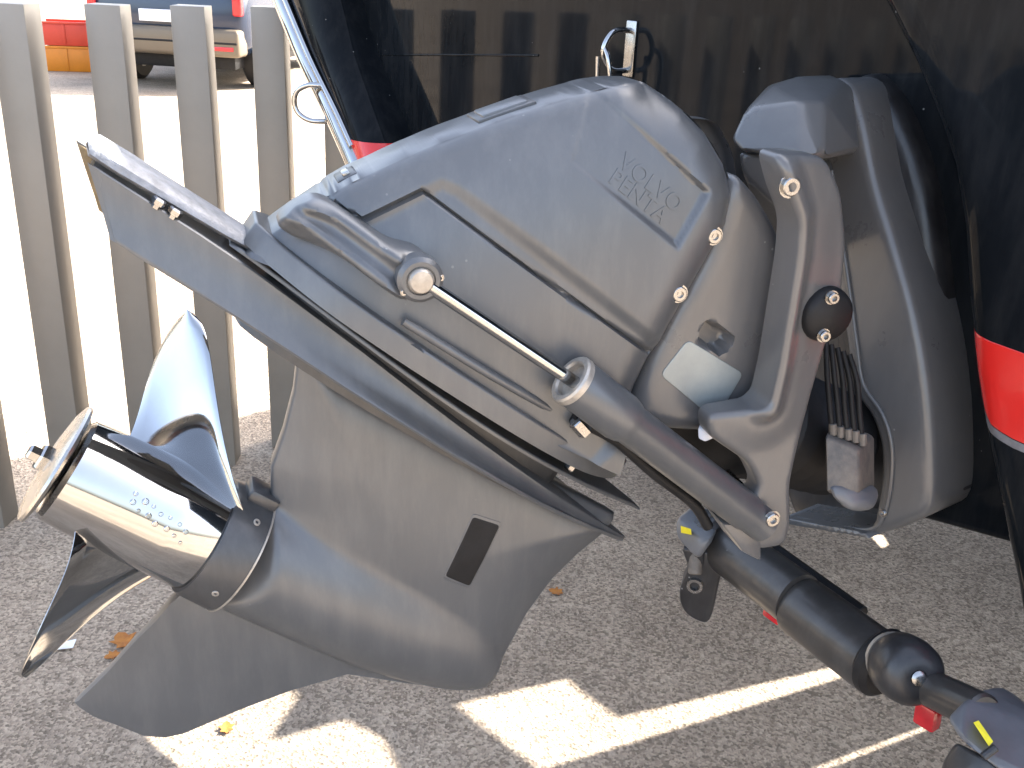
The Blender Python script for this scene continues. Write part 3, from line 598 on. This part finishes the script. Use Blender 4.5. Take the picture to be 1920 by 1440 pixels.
# black rubber gasket body between shield and transom
gk = spline([(0.05,1.187),(0.079,1.196),(0.124,1.164),(0.177,1.09),(0.22,0.989),(0.261,0.865),(0.292,0.762),(0.307,0.716),(0.257,0.669)], False, 4)+[(0.167,0.625),(0.065,0.949),(0.047,1.121)]
relief('mounting_gasket', gk, lambda P, d: -0.825-fil(d, 0.02), TW, 'blackplas', drv, 0.01, (0.001, 0.004, 0.012), False, -0.87, 60)
# bump stop with its two screws
bq = (0.572,1.011)
bs = GW(bq[0], bq[1], 0.116)
revolve('bump_stop', [(0, 0.027), (0.008, 0.0268), (0.014, 0.025), (0.018, 0.020), (0.0195, 0.0001)], bs, DL, 'rubber', drv, 28, 50)
for q in [(0.568,1.031),(0.566,0.994)]:
    bolt(GW(q[0], q[1], 0.1335), DL, 0.0055, drv, 'steel', 'stop_screw', 0.006)
# cables and corroded connector block in the hollow
cb = [(0.385,1.001,0.789)][0]
blk = [(0.342,1.002,0.845),(0.381,0.997,0.832),(0.383,0.979,0.788),(0.347,0.978,0.786),(0.371,1.072,0.831),(0.421,1.067,0.819),(0.425,1.04,0.753),(0.381,1.041,0.754)]
bevelled('connector_block', blk, None, 'corrode', drv, 0.004, 2, 35, hull=True)
lob = [(0.346,0.978,0.8),(0.39,0.979,0.788),(0.424,1.021,0.76),(0.407,0.99,0.763),(0.377,0.971,0.769),(0.355,0.97,0.78),(0.375,1.045,0.765),(0.427,1.046,0.768),(0.407,1.034,0.738)]
bevelled('block_cup', lob, None, 'greyplas', drv, 0.006, 3, 40, hull=True)
for k2, (xa, ya, xb, yb) in enumerate(((1548, 640, 1562, 800), (1560, 640, 1578, 810), (1572, 650, 1592, 815), (1583, 655, 1606, 822), (1592, 668, 1618, 830))):
    P4 = [[(0.338,1.041,0.939),(0.341,1.028,0.907),(0.347,1.019,0.873),(0.354,1.012,0.841)],[(0.344,1.04,0.936),(0.349,1.027,0.905),(0.356,1.018,0.871),(0.362,1.011,0.839)],[(0.351,1.039,0.933),(0.358,1.026,0.903),(0.364,1.018,0.869),(0.371,1.01,0.837)],[(0.357,1.037,0.93),(0.366,1.026,0.901),(0.372,1.017,0.868),(0.379,1.009,0.835)],[(0.364,1.036,0.927),(0.374,1.025,0.9),(0.38,1.016,0.866),(0.387,1.008,0.832)]][k2]
    tube('cable', P4, 0.0032, 'rubber', drv, 8)
    rod('cable_end', P4[3], (P4[3][0]*0.75+P4[2][0]*0.25, P4[3][1]*0.75+P4[2][1]*0.25, P4[3][2]*0.6+P4[2][2]*0.4), 0.0045, 'corrode', drv, 10)
bolt(Vector((0.421,0.998,0.755)), -BF, 0.004, drv, 'steel', 'shield_screw', 0.003)
# under the starboard cylinder: bellows between drive and shield, white clip
bel = []
b0_ = GW(0.532, 0.867, 0); b1_ = Vector((0.43,1.226,0.732))
pr = []
Lb = (b1_-b0_).length
for i in range(33): pr.append((Lb*i/32, 0.062+0.010*math.sin(i*math.pi/2)))
revolve('bellows', pr, b0_, b1_-b0_, 'rubber', drv, 28, 50)
wp = [(0.185,0.911,0.887),(0.201,0.912,0.889),(0.202,0.908,0.878),(0.193,0.906,0.874),(0.186,0.907,0.877)]
wv = [Vector(q) for q in wp]; bevelled('hose_clip', wv+[v+Vector((0.004, 0.012, 0)) for v in wv], [(4, 3, 2, 1, 0), (5, 6, 7, 8, 9)]+[(i, (i+1) % 5, (i+1) % 5+5, i+5) for i in range(5)], 'white', drv, 0.002, 2)
# ---- propeller
prop = bpy.data.objects.new('propeller', None); sc.collection.objects.link(prop); prop.parent = drv; prop.location = O-O0; prop.empty_display_size = 0.05
hubp = [(-0.150, 0.020), (-0.150, 0.046), (-0.146, 0.0505), (-0.125, 0.0525), (-0.09, 0.0540), (-0.05, 0.0560), (-0.006, 0.0575), (-0.002, 0.056), (-0.002, 0.03)]
hub = revolve('hub', hubp, O, DA, 'chrome', prop, 72, 35)
revolve('hub_end', [(-0.151, 0.030), (-0.154, 0.052), (-0.1555, 0.0588), (-0.158, 0.0600), (-0.1605, 0.0585), (-0.1635, 0.050), (-0.166, 0.030), (-0.167, 0.0001)], O, DA, 'satin', prop, 40, 35)
revolve('propeller_nut', [(-0.184, 0.003), (-0.184, 0.006), (-0.182, 0.0075), (-0.174, 0.0075), (-0.174, 0.012), (-0.172, 0.0135), (-0.164, 0.0135), (-0.16, 0.0135)], O, DA, 'chrome', prop, 6, 20)
def skew_end(o, a_lim):
    b0_ = O
    for v in o.data.vertices:
        d_ = v.co; A_ = d_.dot(DA); L_ = d_.dot(DL)
        if A_ < a_lim: v.co = d_-DA*(0.06*L_*min(1.0, (a_lim-A_)/0.03))
for o_ in prop.children:
    if o_.name.startswith('hub'): skew_end(o_, -0.125)
revolve('shaft_gap', [(-0.003, 0.030), (-0.003, 0.0535), (0.0005, 0.0535)], O, DA, 'rubber', prop, 40, 30)
def blade(th0, a0, rake, cs=1.0, name='blade'):
    nr, ns = 18, 22; top = []; bot_ = []
    for i in range(nr+1):
        s = i/nr; r = 0.050+(0.186-0.050)*s
        c = cs*(0.100+0.062*(1-s)**3)*math.sqrt(max(0.0, 1-max(0, (s-0.38)/0.62)**2.1)); c = max(c, 0.006)
        skew = 0.038*(1-s)**2
        phi = math.atan2(0.46, 2*math.pi*r)
        for j in range(ns+1):
            v = j/ns-0.5; x = v*c+skew
            ax_ = a0+x*math.sin(phi)-rake*s; th = th0-x*math.cos(phi)/r*0.92
            tk = (0.0085*(1-s)+0.0022)*math.sqrt(max(0, 1-(2*v)**2))+0.0006
            nrm = (DL*math.cos(th)+DU*math.sin(th)); tan_ = (-DL*math.sin(th)+DU*math.cos(th))
            cup = 0.006*(2*v)**2*s
            nb = (DA*math.cos(phi)+tan_*math.sin(phi))
            p = O+DA*ax_+nrm*r+nb*cup; top.append(p+nb*tk/2); bot_.append(p-nb*tk/2)
    V = top+bot_; N = len(top); Fc = []; W_ = ns+1
    for i in range(nr):
        for j in range(ns):
            q = (i*W_+j, i*W_+j+1, (i+1)*W_+j+1, (i+1)*W_+j); Fc.append(q); Fc.append(tuple(x+N for x in q[::-1]))
    rim_ = [j for j in range(W_)]+[i*W_+ns for i in range(1, nr+1)]+[nr*W_+j for j in range(ns-1, -1, -1)]+[i*W_ for i in range(nr-1, 0, -1)]
    for i in range(len(rim_)): x, y = rim_[i], rim_[(i+1) % len(rim_)]; Fc.append((y, x, x+N, y+N))
    return build(name, V, Fc, 'chrome', prop, 60)
for th, a0, rk, cs in ((118, -0.072, 0.052, 1.0), (206, -0.075, 0.07, 1.0), (289, -0.066, 0.022, 1.25)): blade(R(th), a0, rk, cs)
# cast marks on the hub barrel
for i in range(2):
    for j in range(7):
        t = R(34-11*i-2.2*j+rng.uniform(-2, 2)); x = -0.092+0.0095*j+rng.uniform(-0.0015, 0.0015); rr = rng.uniform(0.0018, 0.0032)
        d_ = DL*math.cos(t)+DU*math.sin(t); rh = float(np.interp(x, [q[0] for q in hubp[1:-2]], [q[1] for q in hubp[1:-2]]))
        revolve('hub_mark', [(-0.001, rr*1.1), (0.0006, rr), (0.0011, rr*0.75), (0.0011, rr*0.5), (0.0003, rr*0.4)], O+DA*x+d_*rh, d_, 'chrome', prop, 8, 30)

# ================================================================= TELESCOPIC BAR
bar = thing('clamp_bar', 'black telescopic tube with grey clamp heads below the outdrive', 'clamp bar', (0.294,1.217,0.578))
b1 = Vector((0.299,1.216,0.576)); b2 = Vector((0.377,1.084,0.57)); b3 = Vector((0.437,0.964,0.582))
bd = (b3-b1).normalized()
revolve('outer_tube', [(0, 0.035), (0.002, 0.036), ((b2-b1).length, 0.036), ((b2-b1).length, 0.032)], b1, bd, 'tube', bar, 40, 30)
revolve('sleeve', [(0.0, 0.035), (0.001, 0.0385), (0.008, 0.039), ((b3-b2).length-0.004, 0.039), ((b3-b2).length, 0.036)], b2, bd, 'tube', bar, 40, 30)
rod('end_ring', b3-bd*0.006, b3+bd*0.016, 0.0415, 'rubber', bar, 40)
kn = Vector((0.443,0.907,0.614))
kd = (bd*0.60+(Vector((0, 0, 1.3))-kn).normalized()*0.62).normalized()
revolve('brass_washer', [(0, 0.02), (0, 0.031), (0.006, 0.031), (0.006, 0.02)], kn-kd*0.037, kd, 'ring', bar, 32, 30)
revolve('end_roller', [(-0.034, 0.020), (-0.030, 0.030), (-0.018, 0.036), (0.0, 0.037), (0.016, 0.035), (0.026, 0.029), (0.030, 0.018), (0.030, 0.009), (0.027, 0.0085)], kn, kd, 'blackplas', bar, 40, 50)
revolve('roller_bolt', [(0.026, 0.0085), (0.031, 0.0085), (0.0325, 0.006), (0.0325, 0.0001)], kn, kd, 'steel', bar, 12, 40)
# upper clamp head
ch = [(0.235,1.227,0.603),(0.261,1.252,0.613),(0.289,1.251,0.609),(0.292,1.21,0.616),(0.28,1.175,0.607),(0.264,1.174,0.605),(0.262,1.172,0.575),(0.247,1.194,0.577),(0.237,1.218,0.582),(0.264,1.293,0.58),(0.307,1.292,0.578),(0.29,1.276,0.538)]
hd = bevelled('clamp_head', ch, None, 'greyplas', bar, 0.006, 3, 40, hull=True)
lb_ = [(0.238,1.201,0.609),(0.249,1.185,0.614),(0.25,1.182,0.607),(0.239,1.198,0.6)]
lv = [Vector(q) for q in lb_]; nv = (Vector((0, 0, 1.3))-lv[0]).normalized()
build('label', [v+nv*0.004 for v in lv]+[v-nv*0.012 for v in lv], [(0, 1, 2, 3), (7, 6, 5, 4)]+[(i, (i+1) % 4, (i+1) % 4+4, i+4) for i in range(4)], 'yellow', bar, 30)
rod('clamp_ring', b1-bd*0.026, b1+bd*0.014, 0.049, 'blackplas', bar, 40)
rod('clamp_band', b1-bd*0.014, b1+bd*0.002, 0.0502, 'tube', bar, 40)
jaw = spline([tuple(q) for q in [(0.0, 0.02), (0.012, -0.01), (0.010, -0.05), (0.022, -0.078), (0.045, -0.088), (0.058, -0.08), (0.056, -0.03), (0.048, 0.02)]], True, 4)
j0 = Vector((0.246,1.209,0.559)); jx = Vector((0.95, -0.25, -0.12)).normalized(); jz = Vector((0.12, -0.05, 0.99)).normalized(); jn = jx.cross(jz)
slab('clamp_jaw', jaw, -0.02, 0.016, lambda p, q, h: j0+jx*p*1.05+jz*q-jn*h*-1, 'blackplas', bar, 0.004, 0.006)
revolve('jaw_pivot', [(0, 0.011), (0.022, 0.011), (0.022, 0.007), (0.012, 0.0065)], j0+jx*0.028+jz*-0.03, -jn if (-jn).y < 0 else jn, 'steel', bar, 16, 30)
rod('jaw_stem', Vector((0.261,1.207,0.595)), Vector((0.263,1.186,0.544)), 0.010, 'corrode', bar, 12)
# lower clamp head, half outside the picture
c2 = Vector((0.467,0.865,0.618)); c3 = Vector((0.532,0.749,0.624))
rod('inner_tube', b3+bd*0.02, c2+(c2-b3).normalized()*0.06, 0.020, 'tube', bar, 24)
h2 = [(0.441,0.799,0.641),(0.463,0.815,0.652),(0.497,0.844,0.644),(0.523,0.861,0.633),(0.545,0.788,0.64),(0.507,0.729,0.629),(0.467,0.742,0.633),(0.441,0.767,0.643),(0.49,0.867,0.569),(0.57,0.916,0.583),(0.593,0.846,0.572),(0.528,0.827,0.55)]
bevelled('clamp_head', h2, None, 'greyplas', bar, 0.006, 3, 40, hull=True)
lv = [Vector(q) for q in [(0.455,0.778,0.654),(0.46,0.779,0.656),(0.467,0.759,0.649),(0.463,0.757,0.645)]]; nv = (Vector((0, 0, 1.3))-lv[0]).normalized()
build('label', [v+nv*0.006 for v in lv]+[v-nv*0.014 for v in lv], [(0, 1, 2, 3), (7, 6, 5, 4)]+[(i, (i+1) % 4, (i+1) % 4+4, i+4) for i in range(4)], 'yellow', bar, 30)
rod('clamp_lever', Vector((0.465,0.749,0.651)), Vector((0.453,0.745,0.642)), 0.004, 'blackplas', bar, 10)
jp = [(0.45,0.79,0.62),(0.467,0.761,0.628),(0.483,0.738,0.625),(0.479,0.734,0.589),(0.436,0.768,0.566),(0.442,0.79,0.593),(0.487,0.844,0.567),(0.523,0.819,0.557),(0.519,0.812,0.514),(0.481,0.842,0.51)]
bevelled('clamp_jaw', jp, None, 'blackplas', bar, 0.006, 3, 40, hull=True)
for x0, y0, x1, y1, D in ((1712, 1330, 1762, 1362, 1.12), (1438, 1142, 1466, 1158, 1.36), (1556, 1222, 1584, 1244, 1.26)):
    pass
for (p0, p1, rr) in [((0.466,0.907,0.562),(0.48,0.886,0.564),0.014),((0.358,1.158,0.515),(0.375,1.136,0.513),0.011),((0.412,1.055,0.526),(0.425,1.023,0.529),0.011)]:
    p0 = Vector(p0); p1 = Vector(p1); ax = (p1-p0).normalized(); e1 = ax.cross(Vector((0, 0, 1))).normalized(); e2 = e1.cross(ax)
    bevelled('red_reflector', [p+e1*s1*rr*0.6+e2*s2*rr for p in (p0, p1) for s1, s2 in ((-1, -1), (1, -1), (1, 1), (-1, 1))], BOXF, 'redlens', bar, 0.003, 2)
rod('stay_strap', Vector((0.373,1.214,0.572)), Vector((0.451,1.066,0.575)), 0.009, 'rubber', bar, 8)

# ================================================================= BEYOND THE FENCE
M['carblue'] = mat('dark_blue_car_paint', (0.012, 0.025, 0.055), 0.2, 0.1, 0.4, var=0.05)
M['cartrim'] = mat('pale_bumper', (0.13, 0.105, 0.075), 0.4, 0.2, 0.2, var=0.05)
M['glass'] = mat('car_glass', (0.03, 0.05, 0.06), 0.04, 0.0, 0.6)
M['crate_red'] = mat('red_crate_plastic', (0.62, 0.05, 0.02), 0.45, var=0.08)
M['crate_orange'] = mat('orange_crate_plastic', (0.68, 0.22, 0.01), 0.45, var=0.08)
car0 = Vector((-3.564,10.39,0.0)); ca = math.radians(84)
CF = Vector((math.cos(ca), math.sin(ca), 0)); CR = Vector((math.sin(ca), -math.cos(ca), 0))
car = thing('parked_car', 'dark blue car with pale bumper parked beyond the fence', 'car', car0)
def CW(p, q, h): return car0+CR*p*0.9+UP*q+CF*h        # p right, q up, h forward
def car_ring(h, secs): return [CW(p, q, h) for p, q in secs]
def bsec(w, zb, zs, zt, wt):
    hf = [(w*0.86, zb), (w*0.97, zb+0.10), (w, zs*0.75), (w*0.985, zs), (wt+0.03, zs+0.06), (wt, zt-0.08), (wt-0.08, zt)]
    return hf+[(-p, q) for p, q in hf[::-1]]
rings = [car_ring(0.04, bsec(0.80, 0.42, 0.90, 0.98, 0.70)), car_ring(0.10, bsec(0.88, 0.36, 0.95, 1.08, 0.74)), car_ring(0.30, bsec(0.90, 0.34, 0.98, 1.50, 0.64)), car_ring(0.50, bsec(0.91, 0.34, 0.98, 1.58, 0.64)),
         car_ring(2.1, bsec(0.91, 0.34, 0.97, 1.60, 0.64)), car_ring(2.9, bsec(0.90, 0.34, 0.95, 1.10, 0.70)), car_ring(3.9, bsec(0.87, 0.36, 0.86, 0.94, 0.70)), car_ring(4.15, bsec(0.76, 0.42, 0.70, 0.76, 0.6))]
loft('body', rings, 'carblue', car, 50)
wv = [CW(-0.60, 1.04, 0.085), CW(0.60, 1.04, 0.085), CW(0.53, 1.44, 0.262), CW(-0.53, 1.44, 0.262)]
bevelled('rear_window', wv+[v+CF*0.05 for v in wv], [(3, 2, 1, 0), (4, 5, 6, 7), (0, 1, 5, 4), (1, 2, 6, 5), (2, 3, 7, 6), (3, 0, 4, 7)], 'glass', car, 0.005)
box('rear_bumper', CW, -0.86, 0.86, 0.34, 0.60, -0.06, 0.2, 'cartrim', car, 0.04, 3)
box('bumper_groove', CW, -0.84, 0.84, 0.462, 0.482, -0.064, 0.0, 'rubber', car, 0.004)
box('number_plate', CW, -0.26, 0.26, 0.64, 0.75, -0.02, 0.06, 'white', car, 0.004)
for s in (-1, 1):
    box('tail_lamp', CW, s*0.82-0.05, s*0.82+0.05, 0.72, 0.98, 0.015, 0.14, 'redlens', car, 0.02, 3)
    box('bumper_reflector', CW, s*0.68-0.12, s*0.68+0.12, 0.40, 0.44, -0.066, 0.0, 'redlens', car, 0.004)
    box('wing_mirror', CW, s*1.0-0.1, s*1.0+0.1, 0.95, 1.10, 2.5, 2.58, 'carblue', car, 0.03, 3)
    for h_ in (0.75, 3.3):
        wh = revolve('wheel', [(-0.11, 0.2), (-0.11, 0.29), (-0.08, 0.325), (0.08, 0.325), (0.11, 0.29), (0.11, 0.2)], CW(s*0.78, 0.325, h_), CR, 'rubber', car, 32, 30)
        revolve('rim', [(-0.112, 0.0001), (-0.112, 0.19), (0.112, 0.19), (0.112, 0.0001)], CW(s*0.78, 0.325, h_), CR, 'steel', wh, 24, 30)
box('underbody', CW, -0.7, 0.7, 0.2, 0.36, 0.2, 3.9, 'rubber', car, 0.02)
cr0 = Vector((-4.959,11.742,0.0)); cra = math.radians(12)
X1 = Vector((math.cos(cra), math.sin(cra), 0)); Y1 = Vector((-math.sin(cra), math.cos(cra), 0))
def crate(name, z0, hgt, m, label):
    t = thing(name, label, 'crate', cr0+UP*z0)
    def KW(p, q, h): return cr0+X1*p+UP*(z0+q)+Y1*h
    W2, D2 = 0.38, 0.22
    box('floor', KW, -W2+0.012, W2-0.012, 0.002, 0.02, -D2+0.012, D2-0.012, m, t, 0.002)
    for s in (-1, 1):
        box('side_wall', KW, -W2, W2, 0.002, hgt-0.03, s*D2-0.012, s*D2+0.012, m, t, 0.003)
        box('end_wall', KW, s*W2-0.012, s*W2+0.012, 0.002, hgt-0.03, -D2+0.013, D2-0.013, m, t, 0.003)
        box('rim', KW, -W2-0.01, W2+0.01, hgt-0.029, hgt-0.004, s*D2-0.018, s*D2+0.018, m, t, 0.004)
        box('rib', KW, s*0.12-0.012, s*0.12+0.012, 0.02, hgt-0.03, -D2-0.02, -D2-0.0125, m, t, 0.002)
    return t
crate('plastic_crate', 0.0, 0.27, 'crate_orange', 'orange plastic crate on the ground under the red one')
crate('plastic_crate', 0.27, 0.25, 'crate_red', 'red plastic crate stacked on the orange one')
for o_ in sc.objects:
    if o_.name.startswith('plastic_crate') and o_.parent is None: o_['group'] = 'crates stacked beyond the fence'

# ---------------------------------------------------------------- litter on the ground
M['leaf'] = mat('dry_orange_leaf', (0.5, 0.2, 0.03), 0.7, col2=(0.3, 0.1, 0.02), vscale=60)
M['paper'] = mat('white_paper', (0.85, 0.85, 0.86), 0.7)
def leaf(pos, size, rot, label, m='leaf', name='fallen_leaf', cat='leaf', pts=None):
    out = pts or [(0, -1), (0.25, -0.7), (0.75, -0.6), (0.55, -0.15), (0.95, 0.2), (0.45, 0.35), (0.4, 0.75), (0, 1.05), (-0.4, 0.7), (-0.5, 0.3), (-0.9, 0.25), (-0.5, -0.2), (-0.7, -0.65), (-0.2, -0.7)]
    c, s_ = math.cos(rot), math.sin(rot); V = []
    for dz in (0.0, 0.0012):
        for x, y in out: V.append(Vector((pos[0]+size*(x*c-y*s_), pos[1]+size*(x*s_+y*c), 0.003+dz+size*0.22*(x*x+0.3*abs(y)))))
        V.append(Vector((pos[0], pos[1], 0.003+dz)))
    n_ = len(out); Fc = [(i, (i+1) % n_, n_) for i in range(n_)]+[((i+1) % n_+n_+1, i+n_+1, 2*n_+1) for i in range(n_)]+[(i, i+n_+1, (i+1) % n_+n_+1, (i+1) % n_) for i in range(n_)]
    o_ = thing(name, label, cat, (pos[0], pos[1], 0)); build('blade' if m == 'leaf' else 'sheet', V, Fc, m, o_, 0); return o_
leaf((-0.758,1.68,0.0), 0.030, 0.7, 'largest orange dry leaf lying beside the tip of the skeg')
leaf((-0.762,1.633,0.0), 0.016, 2.2, 'smaller rust orange leaf tucked against the skeg edge')
leaf((0.122,1.931,0.0), 0.017, 1.2, 'small rust leaf lying to the right of the gearcase')
leaf((-0.485,1.447,0.0), 0.016, 0.3, 'yellowish leaf in the sunlit patch below the skeg')
leaf((-0.864,1.655,-0.0), 0.022, 0.4, 'torn scrap of white paper below the lowest propeller blade', 'paper', 'paper_scrap', 'paper', [(-0.8, -0.5), (0.6, -0.6), (0.9, 0.5), (-0.3, 0.6), (-0.9, 0.1)])
